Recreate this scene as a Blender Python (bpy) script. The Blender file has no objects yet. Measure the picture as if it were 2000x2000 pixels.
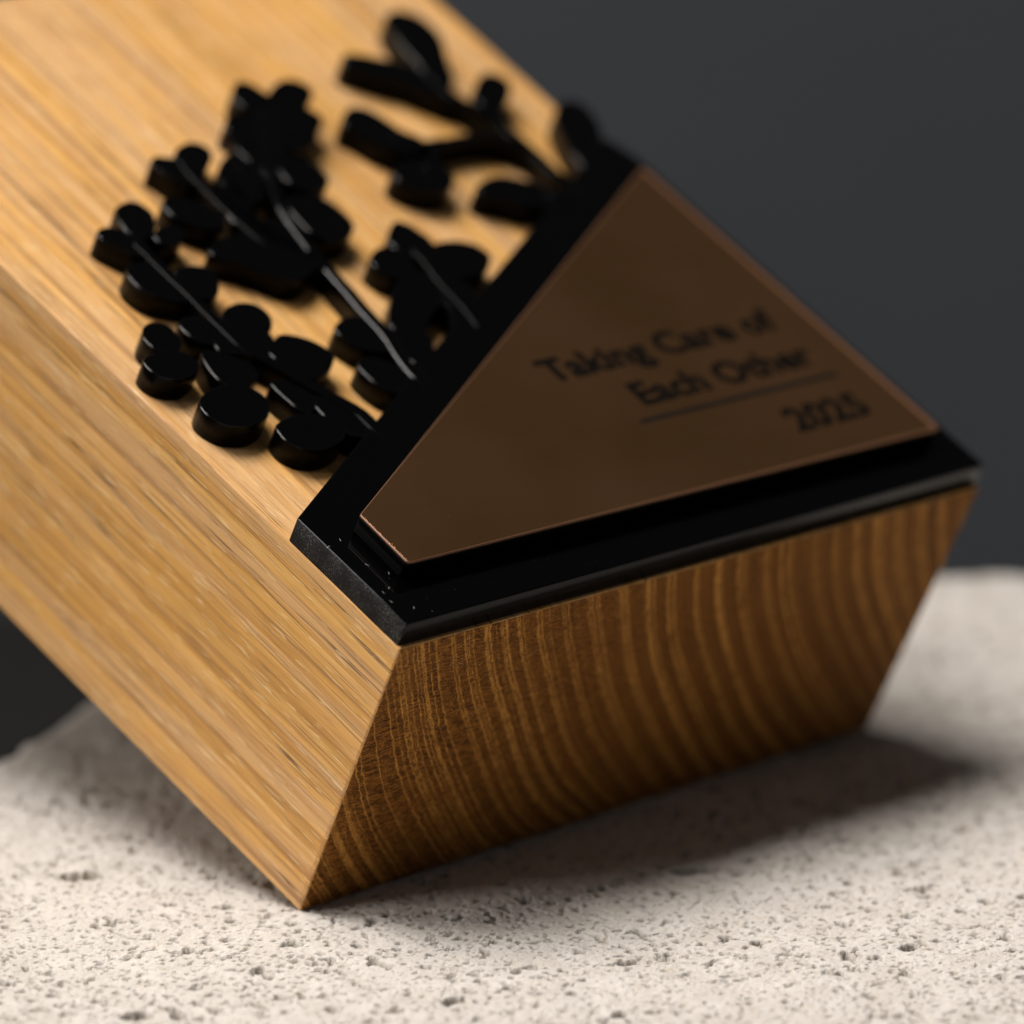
import bpy, bmesh, math, random
import numpy as np
from mathutils import Vector, Matrix

random.seed(7)
rng = np.random.default_rng(11)
MM = 0.001                                   # everything below is measured in millimetres
scene = bpy.context.scene
COL = scene.collection

# ------------------------------------------------------------------ camera
cam = bpy.data.cameras.new('camera')
cam_o = bpy.data.objects.new('camera', cam); COL.objects.link(cam_o)
PITCH = math.radians(15.9322)
cp, sp = math.cos(PITCH), math.sin(PITCH)
cam_o.matrix_world = Matrix(((1, 0, 0, 17.666*MM), (0, sp, -cp, -548.535*MM), (0, cp, sp, 190.778*MM), (0, 0, 0, 1)))
cam.sensor_fit = 'HORIZONTAL'; cam.sensor_width = 24.0; cam.sensor_height = 24.0
cam.lens = 24.0*13301.6/1932.0
cam.clip_start = 0.02; cam.clip_end = 30
cam.dof.use_dof = True; cam.dof.focus_distance = 0.572; cam.dof.aperture_fstop = 10.8; cam.dof.aperture_blades = 9
scene.camera = cam_o

# ------------------------------------------------------------------ light
world = bpy.data.worlds.new('World'); scene.world = world; world.use_nodes = True
bg = world.node_tree.nodes['Background']
bg.inputs['Color'].default_value = (0.98, 0.98, 1.0, 1); bg.inputs['Strength'].default_value = 0.058

def area(name, direction, dist, size, power, color, target=(25, 20, 10), size_y=None):
    l = bpy.data.lights.new(name, 'AREA'); l.shape = 'RECTANGLE' if size_y else 'DISK'
    l.size = size; l.energy = power; l.color = color
    if size_y: l.size_y = size_y
    o = bpy.data.objects.new(name, l); COL.objects.link(o)
    d = Vector(direction).normalized(); t = Vector(target)*MM
    o.location = t + d*dist
    o.rotation_euler = (-d).to_track_quat('-Z', 'Y').to_euler()
    return o
area('key_softbox', (-0.34, 0.09, 0.945), 1.0, 0.66, 19.6, (1.0, 0.95, 0.90))
area('fill_softbox', (-0.88, -0.42, 0.50), 1.1, 0.50, 4.4, (1.0, 0.95, 0.89))
scene.view_settings.view_transform = 'Standard'; scene.view_settings.look = 'None'
scene.view_settings.exposure = 0.0; scene.view_settings.gamma = 1.0
scene.cycles.use_denoising = True

# ------------------------------------------------------------------ node helper
class NT:
    def __init__(self, name):
        self.m = bpy.data.materials.new(name); self.m.use_nodes = True
        self.t = self.m.node_tree; self.b = self.t.nodes['Principled BSDF']
    def n(self, kind, **kw):
        nd = self.t.nodes.new(kind)
        for k, v in kw.items(): setattr(nd, k, v)
        return nd
    def put(self, sock, val):
        if hasattr(val, 'is_linked') or isinstance(val, bpy.types.NodeSocket): self.t.links.new(val, sock)
        else: sock.default_value = val
    def math(self, op, a, b=0.0, c=None, clamp=False):
        nd = self.n('ShaderNodeMath', operation=op, use_clamp=clamp)
        self.put(nd.inputs[0], a); self.put(nd.inputs[1], b)
        if c is not None: self.put(nd.inputs[2], c)
        return nd.outputs[0]
    def coords(self):                        # object coordinates in millimetres
        tc = self.n('ShaderNodeTexCoord')
        s = self.n('ShaderNodeVectorMath', operation='SCALE'); self.t.links.new(tc.outputs['Object'], s.inputs[0]); s.inputs['Scale'].default_value = 1000.0
        return s.outputs[0]
    def stretch(self, co, sc, off=(0, 0, 0)):
        mp = self.n('ShaderNodeMapping'); self.put(mp.inputs['Vector'], co)
        mp.inputs['Scale'].default_value = sc; mp.inputs['Location'].default_value = off
        return mp.outputs[0]
    def noise(self, co, scale=1.0, detail=4.0, rough=0.55, dist=0.0):
        nd = self.n('ShaderNodeTexNoise'); self.put(nd.inputs['Vector'], co)
        nd.inputs['Scale'].default_value = scale; nd.inputs['Detail'].default_value = detail
        nd.inputs['Roughness'].default_value = rough; nd.inputs['Distortion'].default_value = dist
        return nd.outputs['Fac']
    def ramp(self, fac, stops, interp='LINEAR'):
        nd = self.n('ShaderNodeValToRGB'); self.put(nd.inputs[0], fac); cr = nd.color_ramp; cr.interpolation = interp
        while len(cr.elements) < len(stops): cr.elements.new(0.5)
        for e, (p, c) in zip(cr.elements, stops):
            e.position = p; e.color = (c, c, c, 1) if not isinstance(c, tuple) else (c[0], c[1], c[2], 1)
        return nd.outputs['Color']
    def mix(self, fac, a, b, mode='MIX'):
        nd = self.n('ShaderNodeMix', data_type='RGBA', blend_type=mode)
        self.put(nd.inputs[0], fac)
        for i, v in ((6, a), (7, b)): self.put(nd.inputs[i], v if not isinstance(v, tuple) else (v[0], v[1], v[2], 1))
        return nd.outputs[2]
    def bump(self, height, strength=0.3, dist=0.1):
        nd = self.n('ShaderNodeBump'); self.put(nd.inputs['Height'], height)
        nd.inputs['Strength'].default_value = strength; nd.inputs['Distance'].default_value = dist*MM
        self.t.links.new(nd.outputs[0], self.b.inputs['Normal'])
        return nd
    def out(self, **kw):
        for k, v in kw.items():
            s = self.b.inputs[k]
            self.put(s, (v[0], v[1], v[2], 1) if isinstance(v, tuple) and len(v) == 3 else v)
        return self.m

def ring_radius(N, co, warp=2.0):           # growth rings: arcs that lean and bow towards the underside
    sx = N.n('ShaderNodeSeparateXYZ'); N.put(sx.inputs[0], co)
    u, v, w = sx.outputs
    aw = N.math('MULTIPLY', w, -1.0)
    bend = N.math('MINIMUM', N.math('MAXIMUM', N.math('ADD', N.math('MULTIPLY', u, 0.018), 0.42), 0.42), 1.0)
    lean = N.math('ADD', N.math('MULTIPLY', aw, 0.45), N.math('MULTIPLY', N.math('MULTIPLY', N.math('MULTIPLY', aw, aw), 0.012), bend))
    r = N.math('SUBTRACT', 100.0, N.math('SUBTRACT', u, lean))
    n1 = N.noise(N.stretch(co, (0.05, 0.010, 0.05)), 1.0, 0.0)
    n2 = N.noise(N.stretch(co, (0.8, 0.03, 0.8), (5, 2, 9)), 1.0, 2.0)
    r = N.math('ADD', r, N.math('MULTIPLY', N.math('SUBTRACT', n1, 0.5), warp))
    r = N.math('ADD', r, N.math('MULTIPLY', N.math('SUBTRACT', n2, 0.5), 0.55))
    return r, u, v, w

def wood_long():                             # radial / tangential oak faces, grain along v
    N = NT('oak_long_grain'); co = N.coords()
    r, u, v, w = ring_radius(N, co)
    fr = N.math('FRACT', N.math('DIVIDE', r, 1.9))
    ring = N.ramp(fr, [(0.0, 0.25), (0.12, 0.95), (0.45, 0.75), (0.85, 0.45), (1.0, 0.25)])
    fib = N.noise(N.stretch(co, (2.6, 0.035, 2.6)), 1.0, 5.0, 0.6)
    fine = N.noise(N.stretch(co, (9.0, 0.12, 9.0)), 1.0, 4.0, 0.6)
    broad = N.noise(N.stretch(co, (0.22, 0.012, 0.22), (3, 1, 7)), 1.0, 3.0, 0.5)
    f = N.math('ADD', N.math('MULTIPLY', ring, 0.34), N.math('MULTIPLY', fib, 0.50))
    f = N.math('ADD', f, N.math('MULTIPLY', N.math('SUBTRACT', fine, 0.5), 0.44))
    f = N.math('ADD', f, N.math('MULTIPLY', N.math('SUBTRACT', broad, 0.5), 0.46))
    col = N.ramp(f, [(0.18, (0.33, 0.145, 0.030)), (0.36, (0.56, 0.275, 0.064)), (0.52, (0.71, 0.374, 0.098)), (0.74, (0.80, 0.465, 0.145))])
    hue = N.noise(N.stretch(co, (0.35, 0.02, 0.35), (2, 9, 4)), 1.0, 3.0, 0.55)
    col = N.mix(N.math('MULTIPLY', N.ramp(hue, [(0.43, 0.0), (0.60, 1.0)]), 0.60), col, (0.62, 0.385, 0.20))
    col = N.mix(N.math('MULTIPLY', N.ramp(hue, [(0.36, 1.0), (0.47, 0.0)]), 0.35), col, (0.46, 0.25, 0.075))
    pore = N.noise(N.stretch(co, (10.0, 0.13, 10.0), (11, 3, 5)), 1.0, 3.0, 0.5)
    pm = N.ramp(pore, [(0.34, 1.0), (0.41, 0.0)])
    col = N.mix(N.math('MULTIPLY', pm, 0.60), col, (0.20, 0.088, 0.026))
    streak = N.noise(N.stretch(co, (0.9, 0.010, 0.9), (17, 8, 1)), 1.0, 3.0, 0.55)   # reddish mineral streaks
    sm = N.ramp(streak, [(0.34, 1.0), (0.43, 0.0)])
    col = N.mix(N.math('MULTIPLY', sm, 0.55), col, (0.26, 0.115, 0.045))
    cn = N.noise(N.stretch(co, (0.75, 0.011, 0.75), (41, 6, 13)), 1.0, 4.0, 0.5)        # thin drying checks along the grain
    cm = N.ramp(N.math('ABSOLUTE', N.math('SUBTRACT', cn, 0.52)), [(0.005, 1.0), (0.012, 0.0)])
    cz = N.noise(N.stretch(co, (0.16, 0.03, 0.16), (7, 7, 20)), 1.0, 2.0)
    cm = N.math('MULTIPLY', cm, N.ramp(cz, [(0.45, 0.0), (0.55, 1.0)]))
    col = N.mix(N.math('MULTIPLY', cm, 0.85), col, (0.11, 0.045, 0.014))
    fleck = N.noise(N.stretch(co, (4.5, 0.30, 4.5), (31, 4, 2)), 1.0, 1.5, 0.5)      # pale ray flecks
    fm = N.ramp(fleck, [(0.635, 0.0), (0.675, 1.0)])
    col = N.mix(N.math('MULTIPLY', fm, 0.55), col, (0.85, 0.62, 0.34))
    h = N.math('SUBTRACT', N.math('ADD', N.math('MULTIPLY', fib, 0.5), N.math('MULTIPLY', fine, 0.7)), N.math('MULTIPLY', pm, 0.9))
    h = N.math('SUBTRACT', N.math('ADD', h, N.math('MULTIPLY', fm, 0.35)), cm)
    N.bump(h, 0.75, 0.08)
    return N.out(**{'Base Color': col, 'Roughness': 0.50, 'Specular IOR Level': 0.35})

def wood_end():                              # end grain
    N = NT('oak_end_grain'); co = N.coords()
    r, u, v, w = ring_radius(N, co, 2.4)
    jag = N.noise(co, 3.2, 4.0, 0.65)
    rj = N.math('ADD', r, N.math('MULTIPLY', N.math('SUBTRACT', jag, 0.5), 1.25))
    var = N.n('ShaderNodeTexNoise', noise_dimensions='1D'); N.put(var.inputs['W'], N.math('MULTIPLY', r, 0.33)); var.inputs['Detail'].default_value = 1.0
    k = N.math('ADD', N.math('DIVIDE', rj, 3.0), N.math('MULTIPLY', N.math('MAXIMUM', N.math('SUBTRACT', rj, 84.0), 0.0), 0.17))
    k = N.math('ADD', k, N.math('MULTIPLY', N.math('MAXIMUM', N.math('SUBTRACT', 50.0, rj), 0.0), -0.05))
    k = N.math('ADD', k, N.math('MULTIPLY', var.outputs['Fac'], 1.1))
    fr = N.math('FRACT', k)
    line = N.ramp(fr, [(0.0, 0.0), (0.30, 0.08), (0.42, 0.55), (0.50, 1.0), (0.58, 0.55), (0.66, 0.08), (1.0, 0.0)])
    brk = N.noise(co, 0.55, 3.0)
    line = N.math('MULTIPLY', line, N.ramp(brk, [(0.32, 0.35), (0.56, 1.0)]))
    th = math.radians(-40)                   # torn fibres lie across the rings
    mp = N.n('ShaderNodeMapping'); N.put(mp.inputs['Vector'], co)
    mp.inputs['Rotation'].default_value = (0, th, 0); mp.inputs['Scale'].default_value = (1.1, 3.0, 7.5)
    fuzz = N.noise(mp.outputs[0], 1.0, 5.0, 0.65)
    patch = N.noise(co, 0.10, 2.0)
    fine = N.noise(co, 9.0, 3.0, 0.6)
    near = N.ramp(N.math('MULTIPLY', u, 0.025), [(0.15, 1.0), (0.85, 0.25)])
    fz = N.math('ADD', N.math('MULTIPLY', N.math('SUBTRACT', N.ramp(fuzz, [(0.44, 0.0), (0.56, 1.0)]), 0.5), near), 0.5)
    base = N.mix(fz, (0.070, 0.022, 0.0035), (0.50, 0.195, 0.030))
    base = N.mix(N.ramp(patch, [(0.38, 0.0), (0.66, 0.65)]), base, (0.33, 0.130, 0.021))
    base = N.mix(N.math('MULTIPLY', N.ramp(fine, [(0.42, 1.0), (0.54, 0.0)]), 0.65), base, (0.075, 0.025, 0.004))
    col = N.mix(N.math('MULTIPLY', line, 0.88), base, (0.82, 0.39, 0.085))
    pore = N.noise(co, 6.5, 2.0, 0.5)
    pm = N.math('MULTIPLY', N.ramp(pore, [(0.36, 1.0), (0.43, 0.0)]), N.ramp(fr, [(0.0, 0.25), (0.55, 0.1), (0.70, 0.9), (0.92, 0.8), (1.0, 0.25)]))
    col = N.mix(N.math('MULTIPLY', pm, 0.85), col, (0.05, 0.018, 0.004))
    h = N.math('SUBTRACT', N.math('ADD', N.math('ADD', fuzz, N.math('MULTIPLY', jag, 0.5)), N.math('MULTIPLY', line, 0.25)), N.math('MULTIPLY', pm, 1.2))
    N.bump(h, 1.0, 0.22)
    return N.out(**{'Base Color': col, 'Roughness': 0.72, 'Specular IOR Level': 0.14})

def acrylic(name, rough=0.05, col=(0.0006, 0.0006, 0.0007), spec=0.13):
    N = NT(name); co = N.coords()
    sm = N.noise(co, 0.35, 3.0)
    return N.out(**{'Base Color': col, 'Roughness': N.math('ADD', N.math('MULTIPLY', sm, 0.05), rough-0.02), 'IOR': 1.49, 'Specular IOR Level': spec})

def acrylic_sawn():                          # unpolished saw-cut edge with dust in the scratches
    N = NT('sawn_black_acrylic'); co = N.coords()
    a = N.noise(co, 7.0, 5.0, 0.75); b = N.noise(co, 0.5, 3.0, 0.6)
    d = N.math('MULTIPLY', N.ramp(a, [(0.52, 0.0), (0.64, 1.0)]), N.ramp(b, [(0.38, 0.2), (0.60, 1.0)]))
    col = N.mix(d, (0.006, 0.006, 0.0065), (0.20, 0.195, 0.185))
    N.bump(a, 0.6, 0.08)
    return N.out(**{'Base Color': col, 'Roughness': 0.7, 'Specular IOR Level': 0.2})

def copper():
    N = NT('copper_mirror'); co = N.coords()
    a = N.noise(N.stretch(co, (0.15, 0.9, 0.15)), 1.0, 4.0, 0.6)
    sm = N.noise(co, 0.055, 3.0, 0.55); fs = N.noise(co, 1.6, 3.0, 0.6)
    cc = N.mix(N.ramp(sm, [(0.36, 0.0), (0.64, 1.0)]), (0.80, 0.385, 0.135), (0.98, 0.47, 0.19))
    cc = N.mix(N.math('MULTIPLY', N.ramp(fs, [(0.60, 0.0), (0.72, 1.0)]), 0.25), cc, (0.95, 0.60, 0.36))
    return N.out(**{'Base Color': cc, 'Metallic': 1.0, 'Roughness': N.math('ADD', 0.10, N.math('MULTIPLY', a, 0.07))})

def simple(name, col, rough=0.6, **kw):
    N = NT(name); co = N.coords(); a = N.noise(co, 2.0, 3.0)
    c = N.mix(a, tuple(x*0.88 for x in col), tuple(min(1, x*1.1) for x in col))
    d = {'Base Color': c, 'Roughness': rough}; d.update(kw)
    return N.out(**d)

def stone_mat():
    N = NT('porous_stone'); co = N.coords()
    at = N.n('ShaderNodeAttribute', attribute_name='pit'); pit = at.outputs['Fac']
    a = N.noise(co, 0.22, 4.0, 0.6); b = N.noise(co, 2.4, 6.0, 0.7); c = N.noise(co, 7.0, 4.0, 0.7)
    col = N.mix(N.ramp(a, [(0.35, 0.0), (0.65, 1.0)]), (0.62, 0.574, 0.525), (0.70, 0.658, 0.612))
    col = N.mix(N.ramp(b, [(0.30, 1.0), (0.46, 0.0)]), col, (0.46, 0.42, 0.36))
    gr = N.noise(N.stretch(co, (1.1, 1.1, 1.1), (3, 8, 1)), 1.0, 2.0)               # sand coloured grains
    col = N.mix(N.math('MULTIPLY', N.ramp(gr, [(0.64, 0.0), (0.70, 1.0)]), 0.5), col, (0.52, 0.42, 0.29))
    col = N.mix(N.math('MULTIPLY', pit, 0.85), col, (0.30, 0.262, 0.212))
    h = N.math('ADD', N.math('MULTIPLY', b, 1.0), N.math('MULTIPLY', c, 1.0))
    N.bump(h, 1.0, 0.15)
    return N.out(**{'Base Color': col, 'Roughness': 0.9, 'Specular IOR Level': 0.2})

def backdrop_mat():
    N = NT('charcoal_board'); co = N.coords()
    a = N.noise(N.stretch(co, (1, 1, 1), (130, 60, 0)), 0.0075, 3.0, 0.5); b = N.noise(co, 0.6, 4.0, 0.6)
    col = N.mix(N.ramp(a, [(0.3, 0.0), (0.7, 1.0)]), (0.062, 0.069, 0.080), (0.092, 0.101, 0.115))
    col = N.mix(N.math('MULTIPLY', b, 0.3), col, (0.085, 0.090, 0.098))
    N.bump(b, 0.2, 0.2)
    return N.out(**{'Base Color': col, 'Roughness': 0.75, 'Specular IOR Level': 0.2})

M_LONG, M_END = wood_long(), wood_end()
M_BLACK = acrylic('black_acrylic'); M_SAWN = acrylic_sawn()
M_EDGE = acrylic('black_acrylic_edge', 0.20, (0.004, 0.004, 0.0042)); M_SATIN = acrylic('satin_black_acrylic', 0.16, (0.001, 0.001, 0.001), 0.22); M_GLOSS = acrylic('polished_black_acrylic', 0.09, (0.001, 0.001, 0.001), 0.55); M_WALL = acrylic('black_acrylic_cut_wall', 0.30, (0.0006, 0.0006, 0.0006), 0.07)
M_COPPER = copper(); M_RIM = simple('copper_rim', (0.16, 0.075, 0.036), 0.4, Metallic=0.3)
M_INK = simple('engraved_ink', (0.0025, 0.002, 0.0016), 0.7, **{'Specular IOR Level': 0.04})
M_DUST = simple('dust', (0.55, 0.54, 0.52), 0.9)
M_STONE = stone_mat(); M_BACK = backdrop_mat(); M_TABLE = simple('black_tabletop', (0.0085, 0.008, 0.0075), 0.6, **{'Specular IOR Level': 0.15})

# ------------------------------------------------------------------ object helpers
def link(name, me, mats, parent=None):
    o = bpy.data.objects.new(name, me); COL.objects.link(o)
    for m in (mats if isinstance(mats, (list, tuple)) else [mats]): me.materials.append(m)
    if parent is not None: o.parent = parent
    return o
def tag(o, label=None, category=None, kind=None, group=None):
    for k, v in (('label', label), ('category', category), ('kind', kind), ('group', group)):
        if v: o[k] = v
    return o
def mesh_np(name, verts, faces):             # verts (n,3) in metres, faces (m,4)
    me = bpy.data.meshes.new(name)
    me.vertices.add(len(verts)); me.vertices.foreach_set('co', np.ascontiguousarray(verts, dtype=np.float32).ravel())
    me.loops.add(faces.size); me.loops.foreach_set('vertex_index', np.ascontiguousarray(faces, dtype=np.int32).ravel())
    me.polygons.add(len(faces)); me.polygons.foreach_set('loop_start', np.arange(0, faces.size, faces.shape[1], dtype=np.int32))
    me.update(calc_edges=True); me.validate()
    return me

# value noise on arrays (for the real relief of the stone)
_perm = rng.permutation(512).astype(np.int64); _val = rng.random(512)
def vnoise(x, y, s=0):
    xi = np.floor(x).astype(np.int64); yi = np.floor(y).astype(np.int64)
    fx = x-xi; fy = y-yi; fx = fx*fx*fx*(fx*(fx*6-15)+10); fy = fy*fy*fy*(fy*(fy*6-15)+10)
    def hsh(a, b): return _val[_perm[(_perm[(a+s*37) & 511]+b) & 511]]
    a = hsh(xi, yi); b = hsh(xi+1, yi); c = hsh(xi, yi+1); d = hsh(xi+1, yi+1)
    return (a*(1-fx)+b*fx)*(1-fy)+(c*(1-fx)+d*fx)*fy
def fbm(x, y, octv=4, s=0, gain=0.5):
    t = 0.0; a = 1.0; n = 0.0
    for i in range(octv):
        t = t+a*vnoise(x*2**i, y*2**i, s+i*3); n += a; a *= gain
    return t/n

# ------------------------------------------------------------------ backdrop
def sheet(name, prof, m, smooth=True):
    xs = np.linspace(-1100, 1200, 24)
    v = np.array([(x*MM, y*MM, z*MM) for (y, z) in prof for x in xs]); n = len(xs)
    f = np.array([(j*n+i, j*n+i+1, (j+1)*n+i+1, (j+1)*n+i) for j in range(len(prof)-1) for i in range(n-1)])
    me = mesh_np(name, v, f); me.polygons.foreach_set('use_smooth', [smooth]*len(f))
    return tag(link(name, me, m), kind='structure')
sheet('tabletop', [(-800, -36), (-300, -36), (0, -36), (206, -36)], M_TABLE)
sheet('backdrop', [(206, -60), (206, -36), (206, 60), (206, 160), (206, 320), (206, 620)], M_BACK)

# ------------------------------------------------------------------ stone slab
def seg(a, b, step): return np.arange(a, b, step)
def x_left(y): return -27.0+(y-38.0)*0.42+1.6*(fbm(y*0.11+3, y*0+0.5, 3, 5)-0.5)*2
def y_back(x): return 97.0+1.5*(fbm(x*0.10+1, x*0+7.5, 3, 9)-0.5)*2
# columns measured from the left edge (negative = down the side), rows from the front
cols = np.concatenate([[-36, -30, -24, -18, -13, -9, -6, -4, -2.6, -1.6, -0.8], seg(0, 6, 0.25), seg(6, 114, 0.125), seg(114, 190, 2.0), 190+np.array([0, 0.8, 1.6, 2.6, 4, 6, 9, 13, 18, 24, 30, 36])])
rows = np.concatenate([-90-np.array([36, 30, 24, 18, 13, 9, 6, 4, 2.6, 1.6, 0.8]), seg(-90, -32, 2.0), seg(-32, 12, 0.125), seg(12, 50, 0.22), seg(50, 97, 0.5), [97.0], 97+np.array([0.8, 1.6, 2.6, 4, 6, 9, 13, 18, 24, 30, 36])])
Cc, Rr = np.meshgrid(cols, rows)
over_x = np.maximum(-Cc, 0); over_r = np.maximum(Cc-190.0, 0); over_y = np.maximum(Rr-97.0, 0); over_f = np.maximum(-90.0-Rr, 0)
Ytop = np.clip(Rr, -90.0, 97.0)
X = x_left(Ytop)+np.clip(Cc, 0, 190.0); Yv = np.where(Rr > 97.0, y_back(X), Ytop+(y_back(X)-97.0)*np.clip((Ytop-85)/12, 0, 1))
drop = np.maximum(np.maximum(over_x, over_y), np.maximum(over_r, over_f))
rad = 3.0
ang = np.clip(drop/rad, 0, math.pi/2)
Z = -np.where(drop < rad*math.pi/2, rad*(1-np.cos(ang)), drop-rad*(math.pi/2-1))
sx_ = rad*np.sin(ang)
X = X-np.where(over_x > 0, sx_, 0)+np.where(over_r > 0, sx_, 0); Yv = Yv+np.where(over_y > 0, sx_, 0)-np.where(over_f > 0, sx_, 0)
# relief
und = (fbm(X*0.06, Yv*0.06, 3, 1)-0.5)*1.1+(fbm(X*0.28, Yv*0.28, 3, 2)-0.5)*0.35
gran = (fbm(X*1.5, Yv*1.5, 4, 3, 0.6)-0.5)*0.24
H = und+gran
wob = (fbm(X*2.3, Yv*2.3, 3, 4)-0.5)*1.3
wob2 = (fbm(X*2.3+40, Yv*2.3+9, 3, 8)-0.5)*1.3
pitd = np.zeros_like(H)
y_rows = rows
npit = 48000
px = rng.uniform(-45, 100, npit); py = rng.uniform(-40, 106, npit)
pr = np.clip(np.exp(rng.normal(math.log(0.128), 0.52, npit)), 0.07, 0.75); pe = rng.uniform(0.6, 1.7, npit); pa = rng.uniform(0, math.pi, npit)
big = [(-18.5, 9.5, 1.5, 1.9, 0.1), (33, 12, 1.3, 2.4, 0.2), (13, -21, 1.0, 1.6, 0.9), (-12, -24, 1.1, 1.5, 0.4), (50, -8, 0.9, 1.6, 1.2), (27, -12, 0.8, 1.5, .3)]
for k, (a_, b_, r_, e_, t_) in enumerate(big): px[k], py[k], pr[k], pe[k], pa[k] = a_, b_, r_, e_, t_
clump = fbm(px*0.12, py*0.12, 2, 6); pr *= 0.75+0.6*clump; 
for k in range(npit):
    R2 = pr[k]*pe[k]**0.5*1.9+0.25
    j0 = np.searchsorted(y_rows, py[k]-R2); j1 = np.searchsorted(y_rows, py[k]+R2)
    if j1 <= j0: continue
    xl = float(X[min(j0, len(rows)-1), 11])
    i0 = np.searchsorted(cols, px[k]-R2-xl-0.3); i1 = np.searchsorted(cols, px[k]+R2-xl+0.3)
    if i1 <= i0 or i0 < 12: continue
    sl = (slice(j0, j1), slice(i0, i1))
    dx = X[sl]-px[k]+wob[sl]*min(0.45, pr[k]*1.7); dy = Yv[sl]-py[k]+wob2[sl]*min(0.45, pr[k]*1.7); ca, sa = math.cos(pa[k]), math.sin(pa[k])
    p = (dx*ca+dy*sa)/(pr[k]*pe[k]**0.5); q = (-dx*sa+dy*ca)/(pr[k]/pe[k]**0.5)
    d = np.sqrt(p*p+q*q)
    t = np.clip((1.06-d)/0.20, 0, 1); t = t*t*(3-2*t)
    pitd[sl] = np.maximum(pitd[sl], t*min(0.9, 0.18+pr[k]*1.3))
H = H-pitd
H = H-np.quantile(H[(pitd < 0.02)], 0.90)+0.02          # the block rests on the higher grains
side = np.clip(drop/2.0, 0, 1)
Z = Z+H*(1-side)
jit = (fbm(Rr*0.35+Cc*0.2, Cc*0.35+2, 4, 12)-0.5)*2.4*side
X = X+np.where(over_x > 0, jit, 0); Yv = Yv+np.where(over_y > 0, jit, 0)
nr, nc = X.shape
idx = np.arange(nr*nc).reshape(nr, nc)
sf = np.stack([idx[:-1, :-1], idx[:-1, 1:], idx[1:, 1:], idx[1:, :-1]], -1).reshape(-1, 4)
sme = mesh_np('stone_slab', np.stack([X, Yv, Z], -1).reshape(-1, 3)*MM, sf)
sme.polygons.foreach_set('use_smooth', np.ones(len(sf), dtype=bool))
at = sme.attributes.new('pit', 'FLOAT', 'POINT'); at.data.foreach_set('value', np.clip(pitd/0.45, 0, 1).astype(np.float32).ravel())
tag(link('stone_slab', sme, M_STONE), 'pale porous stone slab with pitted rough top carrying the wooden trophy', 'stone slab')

# ------------------------------------------------------------------ trophy frame: u across, v up the face, w out of the face
BU, BV, BW = Vector((0.706507, 0.707706, 0)), Vector((-0.634632, 0.633557, 0.442546)), Vector((0.313192, -0.312662, 0.896746))
ORG = Vector((8.73494, -8.72015, 25.01024))
troph = bpy.data.objects.new('wooden_trophy', None); COL.objects.link(troph)
troph.empty_display_size = 0.01
troph.matrix_world = Matrix(((BU.x, BV.x, BW.x, ORG.x*MM), (BU.y, BV.y, BW.y, ORG.y*MM), (BU.z, BV.z, BW.z, ORG.z*MM), (0, 0, 0, 1)))
tag(troph, 'oak block trophy with black acrylic flowers and copper plate, tilted on the pale stone', 'trophy')
W_, L_, D_ = 70.0, 86.3, 27.89
T_ = 2.3

def bm_obj(name, bm, mats, parent):
    bmesh.ops.recalc_face_normals(bm, faces=bm.faces)
    me = bpy.data.meshes.new(name); bm.to_mesh(me); bm.free()
    return link(name, me, mats, parent)

# oak block
bm = bmesh.new()
BLOCK = [(0.20, 0.30, 0.02), (69.80, -0.33, -0.02), (69.70, 0, -27.80), (0.32, 0, -28.00), (0, L_, -0.03), (69.8, L_, 0), (69.6, L_, -27.85), (0.2, L_, -27.8)]
bvs = [bm.verts.new(Vector(q)*MM) for q in BLOCK]
for q in ((0, 1, 2, 3), (7, 6, 5, 4), (0, 4, 5, 1), (1, 5, 6, 2), (2, 6, 7, 3), (3, 7, 4, 0)): bm.faces.new([bvs[i] for i in q])
bmesh.ops.bevel(bm, geom=list(bm.edges), offset=0.20*MM, segments=3, profile=0.6, affect='EDGES')
bm.normal_update()
for f in bm.faces:
    f.material_index = 1 if abs(f.normal.y) > 0.75 else 0
    f.smooth = f.calc_area() < 60*MM*MM
bm_obj('wood_block', bm, [M_LONG, M_END], troph)

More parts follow.
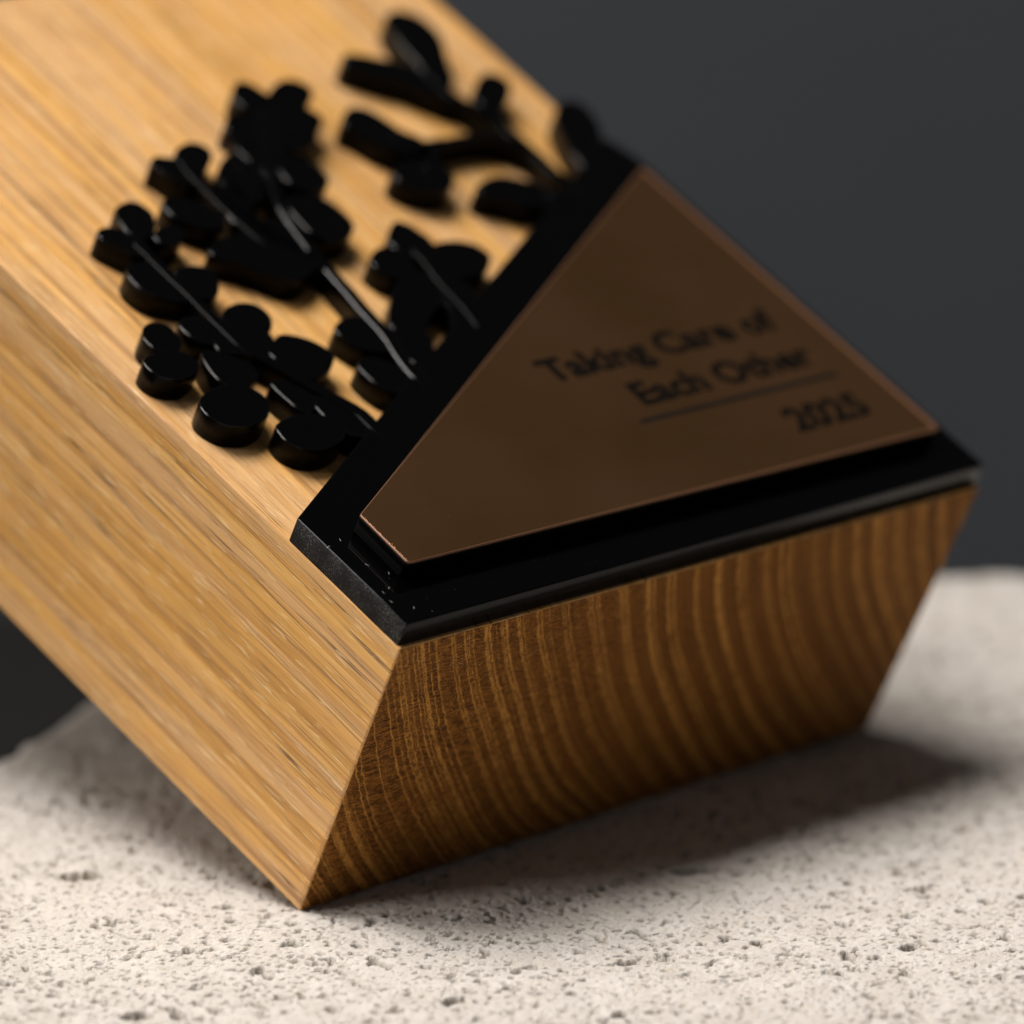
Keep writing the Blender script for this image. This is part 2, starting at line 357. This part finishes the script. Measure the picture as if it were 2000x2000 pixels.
# ------------------------------------------------------------------ prisms with a small polished bevel
def prism_bm(outline, w0, w1, bevel=0.12, nseg=3, bm=None, mi=None, grow=0.0):
    """outline: closed list of (u, v) in mm, counter-clockwise."""
    bm = bm or bmesh.new()
    P = np.array(outline, float)
    if np.sum(P[:, 0]*np.roll(P[:, 1], -1)-np.roll(P[:, 0], -1)*P[:, 1]) < 0: P = P[::-1]
    e1 = P-np.roll(P, 1, 0); e2 = np.roll(P, -1, 0)-P
    n1 = np.stack([e1[:, 1], -e1[:, 0]], 1); n2 = np.stack([e2[:, 1], -e2[:, 0]], 1)
    n1 /= np.linalg.norm(n1, axis=1)[:, None]+1e-9; n2 /= np.linalg.norm(n2, axis=1)[:, None]+1e-9
    nn = n1+n2; nn /= np.linalg.norm(nn, axis=1)[:, None]+1e-9
    nn = nn/np.clip(np.sum(nn*n1, 1), 0.5, 1)[:, None]
    P = P+nn*grow
    rings = [(0.0, w0)]
    for k in range(nseg+1):
        a = math.pi/2*k/nseg
        rings.append((bevel*(1-math.cos(a)), w1-bevel+bevel*math.sin(a)))
    vs = []
    for ins, w in rings:
        Q = P-nn*ins
        vs.append([bm.verts.new((q[0]*MM, q[1]*MM, w*MM)) for q in Q])
    m = len(P)
    for a, b in zip(vs[:-1], vs[1:]):
        for i in range(m):
            f = bm.faces.new((a[i], a[(i+1) % m], b[(i+1) % m], b[i])); f.smooth = True; f.material_index = (1 if b is vs[1] else 2) if mi else 0
    ft = bm.faces.new(vs[-1]); fb = bm.faces.new(vs[0][::-1])
    bmesh.ops.triangulate(bm, faces=[ft, fb])
    return bm
def spline_closed(pts, sub=5):
    P = np.array(pts, float); n = len(P); out = []
    for i in range(n):
        a, b, c, d = P[i-1], P[i], P[(i+1) % n], P[(i+2) % n]
        for k in range(sub):
            t = k/sub
            out.append(0.5*((2*b)+(c-a)*t+(2*a-5*b+4*c-d)*t*t+(3*b-a-3*c+d)*t**3))
    return out
def spline_open(pts, sub=6):
    P = np.array(pts, float); P = np.vstack([2*P[0]-P[1], P, 2*P[-1]-P[-2]]); out = []
    for i in range(1, len(P)-2):
        a, b, c, d = P[i-1], P[i], P[i+1], P[i+2]
        for k in range(sub):
            t = k/sub
            out.append(0.5*((2*b)+(c-a)*t+(2*a-5*b+4*c-d)*t*t+(3*b-a-3*c+d)*t**3))
    out.append(P[-2]); return np.array(out)
def ribbon(pts, wa, wb):
    C = spline_open(pts); t = np.gradient(C, axis=0); t /= np.linalg.norm(t, axis=1)[:, None]
    nrm = np.stack([-t[:, 1], t[:, 0]], 1); hw = np.linspace(wa, wb, len(C))[:, None]/2
    cap = [C[-1]+t[-1]*hw[-1]*s+nrm[-1]*hw[-1]*c for c, s in ((0.7, 0.7), (0, 1), (-0.7, 0.7))]
    return list(C+nrm*hw)+cap+list((C-nrm*hw)[::-1])
SPRAYS=[
dict(stems=[([(16.69,19.68),(15.84,22.09),(15.74,24.71),(14.57,27.44),(13.71,29.87),(12.88,32.01),(12.1,33.84),(11.54,35.61),(11.53,38.23),(11.55,40.5),(11.66,42.59),(11.6,45.12),(11.68,47.69),(11.65,49.78)],1.15,0.8)],
petals=[
[(3.53,38.83),(4.48,39.84),(5.69,40.06),(6.37,39.42),(6.34,38.34),(6.09,37.48),(5.23,36.72),(4.26,36.51),(3.62,37.07),(3.41,37.85)],
[(1.25,35.99),(2.09,36.38),(3.38,36.49),(4.85,36.19),(5.57,35.25),(5.5,34.34),(4.23,33.64),(2.94,33.4),(1.67,33.93),(1.14,34.81)],
[(12.59,39.01),(13.89,39.8),(15.46,39.92),(16.44,39.33),(16.64,38.17),(16.08,37.09),(15.0,36.24),(13.48,35.97),(12.42,36.51),(12.03,37.57)],
[(7.9,39.18),(8.95,39.74),(10.11,39.54),(11.21,38.55),(11.74,37.44),(11.53,36.63),(10.25,36.22),(8.72,36.68),(7.95,37.49)],
[(7.1,35.22),(8.03,35.3),(9.17,34.37),(10.06,33.16),(10.07,31.93),(9.31,31.22),(7.62,30.81),(6.62,31.33),(6.34,32.86)],
[(2.49,29.9),(3.28,30.5),(4.9,31.0),(6.7,30.95),(7.98,30.13),(8.36,28.93),(7.77,27.69),(6.73,26.8),(4.79,26.34),(2.92,26.92),(2.18,28.15),(2.11,29.09)],
[(6.96,24.95),(7.66,25.44),(9.38,25.76),(10.91,25.64),(12.19,24.88),(12.62,23.67),(12.12,22.62),(10.66,21.94),(9.03,21.74),(7.53,22.22),(6.73,23.53)],
[(13.69,33.79),(15.53,35.06),(16.53,35.05),(17.73,34.17),(18.5,32.99),(18.65,31.92),(18.29,31.3),(17.02,30.38),(15.44,29.77),(14.25,30.65),(13.58,31.79),(13.44,33.29)],
[(10.62,29.96),(11.33,30.1),(12.14,29.34),(12.89,27.96),(12.44,26.88),(11.3,26.16),(10.75,26.69),(10.61,28.09)],
[(12.88,54.06),(13.51,54.48),(14.77,54.8),(15.52,54.28),(15.72,53.25),(15.16,52.13),(14.16,50.99),(12.62,50.54),(12.07,51.07),(12.2,52.38)],
[(9.11,51.93),(9.64,52.3),(10.49,52.27),(11.28,51.82),(11.92,50.89),(12.17,49.78),(11.76,48.78),(10.99,48.55),(10.34,48.97),(9.53,50.32),(9.09,51.34)],
[(8.3,46.9),(9.26,47.36),(10.48,47.22),(11.44,46.2),(11.98,45.08),(11.9,44.07),(11.81,42.77),(11.04,42.12),(9.91,42.38),(8.95,43.03),(8.09,44.09),(7.84,45.56)],
[(12.51,45.37),(13.75,45.67),(14.65,45.48),(15.49,44.87),(15.45,43.76),(14.75,42.79),(13.67,41.85),(12.5,42.2),(12.17,43.55)],
[(14.19,50.39),(15.5,50.91),(16.65,50.88),(16.82,50.23),(16.07,49.32),(14.91,48.91),(14.11,49.36)],
[(10.13,37.05),(11.29,36.7),(13.03,36.69),(14.81,36.01),(14.04,34.41),(11.91,33.97),(10.3,34.82),(9.15,35.53)],
[(12.88,27.53),(14.47,25.96),(15.54,23.12),(13.73,22.04),(12.74,23.28),(12.47,25.01)]]),
dict(stems=[([(24.88,25.27),(24.62,27.03),(24.9,29.07),(25.75,31.97),(26.03,33.95),(26.22,36.12),(26.56,38.26),(26.78,40.13),(27.01,41.94),(27.25,43.97),(27.74,46.32),(28.34,48.73),(29.3,51.35),(31.61,55.16),(34.5,59.01),(37.36,62.53)],1.1,0.75)],
petals=[
[(36.13,65.23),(37.3,66.26),(38.06,66.21),(38.51,65.06),(38.76,63.89),(38.14,62.71),(36.85,62.36),(36.08,63.27),(35.84,64.44)],
[(39.64,64.2),(41.02,65.1),(42.33,65.46),(43.23,65.06),(43.48,64.04),(42.13,62.82),(40.44,62.01),(39.18,62.19),(38.87,63.07)],
[(38.12,61.46),(39.97,61.82),(41.13,61.51),(41.47,60.31),(40.19,59.32),(38.15,59.1),(37.28,59.89)],
[(32.12,61.53),(33.42,62.51),(34.47,62.45),(35.18,61.32),(35.01,59.96),(33.97,59.46),(32.95,60.14),(32.19,60.89)],
[(33.13,55.58),(34.9,55.86),(35.61,54.89),(35.85,53.66),(35.58,52.5),(34.35,51.77),(32.87,52.34),(32.45,53.84)],
[(35.65,58.77),(37.75,59.21),(39.26,58.95),(39.01,58.08),(37.59,57.22),(36.13,57.31),(35.41,57.9)],
[(30.0,50.47),(31.8,50.72),(33.07,50.13),(33.58,48.38),(33.44,46.58),(32.04,45.46),(30.41,45.33),(29.48,46.58),(29.52,48.62)],
[(27.1,56.42),(28.94,57.53),(29.56,56.97),(29.32,55.11),(28.39,53.07),(27.21,52.18),(26.05,52.51),(25.92,54.15),(26.32,55.34)],
[(31.04,58.8),(32.71,59.35),(33.77,58.43),(33.94,56.83),(32.63,55.64),(31.3,55.86),(30.81,57.08)],
[(18.1,46.94),(19.67,47.68),(21.8,47.81),(24.5,48.32),(26.66,48.53),(27.04,47.21),(26.55,44.93),(25.79,42.97),(23.94,41.86),(22.24,41.84),(21.14,43.21),(19.89,44.69),(18.59,45.82),(18.03,46.43)],
[(22.04,34.41),(23.51,35.08),(24.85,34.82),(25.92,33.76),(26.1,32.23),(25.33,31.21),(23.74,31.25),(22.48,32.08),(22.0,33.47)],
[(20.61,29.65),(21.82,30.01),(22.84,29.26),(23.45,27.68),(23.05,26.27),(21.79,25.79),(20.69,26.78),(20.41,28.25)],
[(26.88,32.37),(28.33,32.3),(29.26,31.28),(27.85,29.12),(26.25,27.99),(26.03,29.68)],
[(37.02,62.7),(37.79,61.86),(36.33,59.28),(33.03,55.53),(31.12,54.14),(31.02,55.32),(32.65,57.96),(35.22,61.15)],
[(31.17,59.54),(33.74,59.84),(34.76,58.16),(33.23,55.48),(30.07,54.05),(29.12,55.08),(29.09,56.63)]]),
dict(stems=[([(26.96,41.88),(25.85,43.4),(24.64,44.81),(23.92,46.07),(23.6,47.82),(23.49,49.97),(23.42,51.88),(23.52,54.29),(23.62,56.78),(23.92,58.08)],0.9,0.75)],
petals=[
[(24.22,59.3),(25.33,59.99),(26.57,60.19),(27.2,59.71),(27.16,58.87),(26.23,57.97),(25.07,57.3),(24.24,57.53),(23.88,58.24)],
[(21.11,58.86),(21.81,59.35),(22.59,59.06),(23.4,58.53),(23.98,57.22),(23.65,56.16),(22.46,55.96),(21.75,56.54),(21.41,57.63),(21.24,58.44)],
[(18.15,53.69),(19.18,54.0),(20.42,53.5),(21.45,52.37),(21.88,51.11),(21.35,49.98),(19.95,50.0),(18.82,51.0),(18.05,52.21)],
[(24.44,53.95),(26.27,54.2),(25.79,52.2),(24.26,49.75),(23.14,49.76),(23.56,51.69)]]),
dict(stems=[([(35.6,30.48),(36.12,32.94),(36.34,35.13),(36.55,37.33),(37.08,39.82),(37.16,41.32)],1.2,0.8)],
petals=[
[(36.03,43.7),(37.86,45.08),(38.7,44.92),(39.19,43.7),(39.36,42.13),(38.59,40.9),(37.08,40.73),(35.88,41.69),(35.64,42.82)],
[(31.95,41.4),(33.13,42.26),(34.38,42.51),(35.48,41.73),(35.5,40.06),(34.0,38.98),(32.48,39.2),(31.9,40.36)],
[(37.84,41.04),(39.77,41.47),(41.68,41.3),(43.1,40.51),(43.59,39.37),(43.29,38.54),(41.81,37.45),(39.53,37.13),(37.68,37.9),(36.96,39.4)],
[(30.6,36.83),(33.03,38.36),(35.78,38.69),(37.7,37.37),(38.36,35.66),(36.3,34.39),(34.81,34.46),(33.34,34.52),(31.57,33.56),(29.79,32.23),(28.08,32.01),(27.37,32.59),(27.68,33.98)],
[(35.62,35.72),(38.09,35.37),(37.75,33.59),(36.41,31.74),(32.62,29.9),(32.93,31.29),(34.25,33.13)]]),
dict(stems=[([(60.25,41.63),(59.77,44.44),(59.26,46.87),(59.33,49.3),(59.26,52.82),(59.03,54.8),(58.28,57.0),(57.67,58.85),(57.42,60.53)],0.8,0.6),([(59.23,50.12),(58.36,52.03),(56.8,53.17),(54.63,53.62),(51.61,53.81),(48.84,54.27),(47.47,55.59)],0.6,0.6),([(50.89,53.86),(48.87,52.29),(47.25,51.17)],0.6,0.6),([(59.01,53.84),(59.88,55.6),(60.91,57.33)],0.6,0.6),([(59.25,42.3),(57.48,43.2),(56.62,44.38)],0.7,0.7)],
petals=[
[(59.89,70.68),(61.26,71.15),(62.32,70.21),(62.52,68.44),(61.79,66.58),(60.6,64.86),(58.89,61.91),(57.8,61.39),(57.85,62.91),(58.25,64.83),(58.64,67.41),(59.26,69.45)],
[(50.74,66.34),(51.66,66.82),(53.44,65.86),(55.51,64.42),(56.78,62.87),(57.3,60.4),(57.22,59.14),(55.98,60.43),(54.8,62.44),(52.91,64.07),(51.33,65.7)],
[(60.88,59.11),(62.57,60.36),(63.77,60.6),(64.08,59.79),(63.37,58.77),(61.95,57.7),(60.62,57.01),(60.04,57.81)],
[(44.15,58.71),(45.61,59.81),(46.69,59.76),(47.39,58.46),(47.79,56.53),(48.35,55.51),(48.92,54.72),(47.43,54.1),(46.08,54.71),(45.17,55.91),(44.63,58.03)],
[(43.56,51.03),(44.67,51.66),(46.37,51.81),(47.61,51.07),(48.22,50.12),(47.48,49.0),(45.91,48.43),(44.56,49.04),(43.6,50.09)],
[(50.07,46.71),(51.13,47.19),(52.34,47.47),(53.48,47.31),(54.82,46.38),(56.24,44.96),(57.25,43.66),(56.42,43.11),(55.26,43.67),(53.32,44.15),(51.75,45.53),(50.56,46.33)],
[(66.25,53.63),(67.85,54.81),(69.08,54.63),(68.88,52.83),(67.87,50.93),(65.93,48.74),(63.5,46.23),(63.5,47.66),(64.31,49.99),(65.33,52.11)]]),
]
# ------------------------------------------------------------------ acrylic base panel
def round_corners(pts, r, k=4):
    out = []; P = [np.array(p, float) for p in pts]
    rs = r if isinstance(r, (list, tuple)) else [r]*len(P)
    for i, p in enumerate(P):
        a = P[i-1]-p; b = P[(i+1) % len(P)]-p; a = a/np.linalg.norm(a); b = b/np.linalg.norm(b); q = rs[i]
        for j in range(k+1):
            t = j/k; out.append((p+a*q*(1-t)**2+b*q*t**2))
    return out
base_pts = [(0.30, 0.66), (69.6, 0.02), (69.3, 46.3), (68.3, 49.9), (0.28, 14.8)]
bm = prism_bm(round_corners(base_pts, [0.15, 0.2, 0.4, 0.4, 0.25], 3), -0.22, T_, 0.16, 3)
bm.normal_update()
for f in bm.faces:
    c = f.calc_center_median()
    if f.normal.x < -0.85 and c.x < 1.0*MM: f.material_index = 1
    elif f.normal.y < -0.6: f.material_index = 2
bm_obj('acrylic_base', bm, [M_BLACK, M_SAWN, M_EDGE], troph)

# ------------------------------------------------------------------ copper plate
PT = T_+1.7
plate = [(3.95, 5.42), (66.95, 3.95), (66.4, 43.4), (4.10, 11.9)]
bm = prism_bm(round_corners(plate, [0.45, 0.7, 0.5, 0.25], 5), T_+0.01, PT-0.22, 0.05, 2)
body = bm_obj('copper_plate', bm, M_WALL, troph)
bm = prism_bm(round_corners(plate, [0.45, 0.7, 0.5, 0.25], 5), PT-0.21, PT-0.02, 0.10, 2)
bm_obj('mirror_rim', bm, M_RIM, body)
inner = [(4.10, 5.55), (66.20, 4.28), (65.72, 42.92), (4.22, 11.86)]
bm = prism_bm(round_corners(inner, [0.3, 0.4, 0.3, 0.2], 4), PT-0.03, PT, 0.0006, 1, mi=1)
bm_obj('mirror_face', bm, [M_COPPER, M_RIM, M_COPPER], body)

# lettering (flat print on the plate)
def lettering(text, left, right, base_v, cap):
    cu = bpy.data.curves.new('lettering', 'FONT'); cu.body = text; cu.size = 1.0; cu.extrude = 0.0
    cu.space_character = 1.02; cu.resolution_u = 3; cu.offset = 0.036
    o = bpy.data.objects.new('lettering_source', cu); COL.objects.link(o)
    bpy.context.view_layer.update()
    dg = bpy.context.evaluated_depsgraph_get()
    me = bpy.data.meshes.new_from_object(o.evaluated_get(dg)); bpy.data.objects.remove(o)
    co = np.empty(len(me.vertices)*3); me.vertices.foreach_get('co', co); co = co.reshape(-1, 3)
    x0, x1 = co[:, 0].min(), co[:, 0].max(); sx = (right-left)/(x1-x0)
    sy = cap/0.70
    co[:, 0] = left+(co[:, 0]-x0)*sx; co[:, 1] = base_v+co[:, 1]*sy-0.017*(co[:, 0]-left); co[:, 2] = PT+0.012
    me.vertices.foreach_set('co', (co*MM).ravel()); me.update()
    me.materials.clear()
    return link('lettering', me, M_INK, body)
lettering('Taking Care of', 34.3, 62.3, 20.70, 2.80)
lettering('Each Other', 40.8, 62.2, 15.50, 2.80)
lettering('2025', 52.8, 62.1, 7.95, 2.90)
bm = bmesh.new()
bm.faces.new([bm.verts.new((u*MM, v*MM, (PT+0.012)*MM)) for u, v in ((38.6, 13.50), (62.7, 12.98), (62.7, 13.52), (38.6, 13.98))])
bm_obj('ruled_line', bm, simple('rule_ink', (0.005, 0.004, 0.003), 0.6, **{'Specular IOR Level': 0.1}), body)

# ------------------------------------------------------------------ black acrylic sprays of flowers
GROW = (0.28, 0.50, 0.42, 0.28, 0.72)
for si, s in enumerate(SPRAYS):
    bm = bmesh.new()
    for k, (pts, wa, wb) in enumerate(s['stems']):
        prism_bm(ribbon(pts, wa, wb), 0.02+0.002*k, T_+0.012+0.006*k+0.003*si, 0.13 if si == 1 else 0.045, 3, bm, mi=1, grow=GROW[si]*0.30)
    sp_o = bm_obj('flower_spray', bm, [M_BLACK, M_WALL, M_GLOSS if si == 1 else M_SATIN], troph)
    for k, p in enumerate(s['petals']):
        bm = prism_bm(spline_closed(p), 0.02, T_-0.010*(k % 4)-0.002*si-0.0005*k, 0.08, 4, mi=1, grow=GROW[si])
        bm_obj('petal', bm, [M_BLACK, M_WALL, M_GLOSS], sp_o)

# dust specks and lint on the black acrylic
bm = bmesh.new()
def speck(u, v, w, r):
    vs = [bm.verts.new(((u+r*random.uniform(.5, 1)*math.cos(a))*MM, (v+r*random.uniform(.5, 1)*math.sin(a))*MM, (w+(0.01 if k < 3 else 0))*MM)) for k, a in enumerate((0, 2.1, 4.2))]
    top = bm.verts.new((u*MM, v*MM, (w+r*0.8)*MM))
    for a, b in ((0, 1), (1, 2), (2, 0)): bm.faces.new((vs[a], vs[b], top))
for i in range(55):
    u = random.uniform(0.6, 45)*random.uniform(0.1, 1); v = random.uniform(0.8, 4.2) if random.random() < .75 else random.uniform(5, 13)
    if v > 4.2: u = random.uniform(0.6, 3.4)
    speck(u, v, T_+0.003, random.choice((0.008, 0.012, 0.016, 0.026)))
for i in range(30):
    speck(random.uniform(5, 40), random.uniform(5.5, 11), PT+0.003, random.choice((0.012, 0.02, 0.028)))
def lint(pts, r=0.012):
    P = np.array(pts)
    for a, b in zip(P[:-1], P[1:]):
        d = (b-a)/np.linalg.norm(b-a); n = np.array((-d[1], d[0], 0))*r
        q = [bm.verts.new(tuple((x)*MM)) for x in (a-n, b-n, b+n, a+n)]
        bm.faces.new(q)
for i in range(8):
    u, v = random.uniform(0.6, 3.3), random.uniform(1.0, 12); a = random.uniform(0, 6.3); L = []
    for k in range(6):
        L.append((u, v, T_+0.006+0.02*math.sin(k))); a += random.uniform(-.7, .7); u += 0.09*math.cos(a); v += 0.09*math.sin(a)
    lint(L)
tag(bm_obj('dust', bm, M_DUST, troph), kind='stuff')

# ------------------------------------------------------------------ stone chip that props the tilted block from behind
def under(a, b, drop=0.0): return ORG+BU*a+BV*b+BW*(-D_-drop)
bm = bmesh.new()
A_, B_ = np.linspace(33, 60, 30), np.linspace(41, 62, 20)
topv = {}
for i, a in enumerate(A_):
    for j, b in enumerate(B_):
        n1 = float(fbm(np.array(a*0.35), np.array(b*0.35), 4, 20)); n2 = float(fbm(np.array(a*0.2+9), np.array(b*0.2), 3, 25))
        ed = (i in (0, 29)) or (j in (0, 19))
        p = under(a+(n1-.5)*2, b+(n2-.5)*2, 0.05+0.9*abs(n1-0.5)+(1.2 if ed else 0))
        topv[i, j] = p
nb = 7
V = {}
for (i, j), p in topv.items(): V[i, j, 0] = bm.verts.new(p*MM)
for i in range(29):
    for j in range(19): bm.faces.new((V[i, j, 0], V[i+1, j, 0], V[i+1, j+1, 0], V[i, j+1, 0]))
ringk = [(i, 0) for i in range(29)]+[(29, j) for j in range(19)]+[(i, 19) for i in range(29, 0, -1)]+[(0, j) for j in range(19, 0, -1)]
cen = sum((topv[k] for k in ringk), Vector())/len(ringk)
prev = [V[i, j, 0] for i, j in ringk]
for l in range(1, nb+1):
    cur = []
    for q, (i, j) in enumerate(ringk):
        p = topv[i, j]; t = l/nb
        o = (Vector((p.x-cen.x, p.y-cen.y, 0))).normalized()
        bul = 1.5*math.sin(t*math.pi)+2.0*(float(fbm(np.array(q*0.25), np.array(l*0.6), 3, 31))-0.5)
        cur.append(bm.verts.new(Vector((p.x+o.x*bul, p.y+o.y*bul, p.z*(1-t)+(-0.6)*t))*MM))
    for q in range(len(cur)):
        r = (q+1) % len(cur); bm.faces.new((prev[q], cur[q], cur[r], prev[r]))
    prev = cur
bm.faces.new(prev)
for f in bm.faces: f.smooth = True
chip = bm_obj('stone_chip', bm, M_STONE, None)
tag(chip, 'rough pale stone chip wedged under the raised back of the wooden trophy', 'stone')

# torn wood fibres standing off the sawn end grain, thickest along its near edge
bm = bmesh.new()
for i in range(1500):
    edge = random.random() < 0.45
    u = abs(random.gauss(0, 0.10))-0.02 if edge else min(45, random.expovariate(1/9.0)); w = -random.uniform(0.3, 27.3)
    if u < 0: u = 0.0
    p = np.array((u+0.006*-w*0.0, -0.005+0.30-0.009*u, w)); a = random.uniform(-0.6, 1.2)
    d = np.array((math.cos(a)*(0.7 if not edge else 0.35), -random.uniform(0.15, 0.8), math.sin(a)*0.7)); L = random.uniform(0.15, 0.45); r = random.uniform(0.012, 0.026)
    prev = None
    for k in range(4):
        x = p+d*L*k/3; d = d+np.array((random.uniform(-.25, .25), random.uniform(-.1, .3), random.uniform(-.25, .25)))
        n = np.array((-d[2], 0, d[0])); n = n/(np.linalg.norm(n)+1e-6)*r*(1-k/4.5)
        cur = (bm.verts.new(tuple((x-n)*MM)), bm.verts.new(tuple((x+n)*MM)))
        if prev: bm.faces.new((prev[0], prev[1], cur[1], cur[0]))
        prev = cur
tag(bm_obj('wood_fibres', bm, simple('torn_fibre', (0.62, 0.36, 0.15), 0.7), troph), kind='stuff')
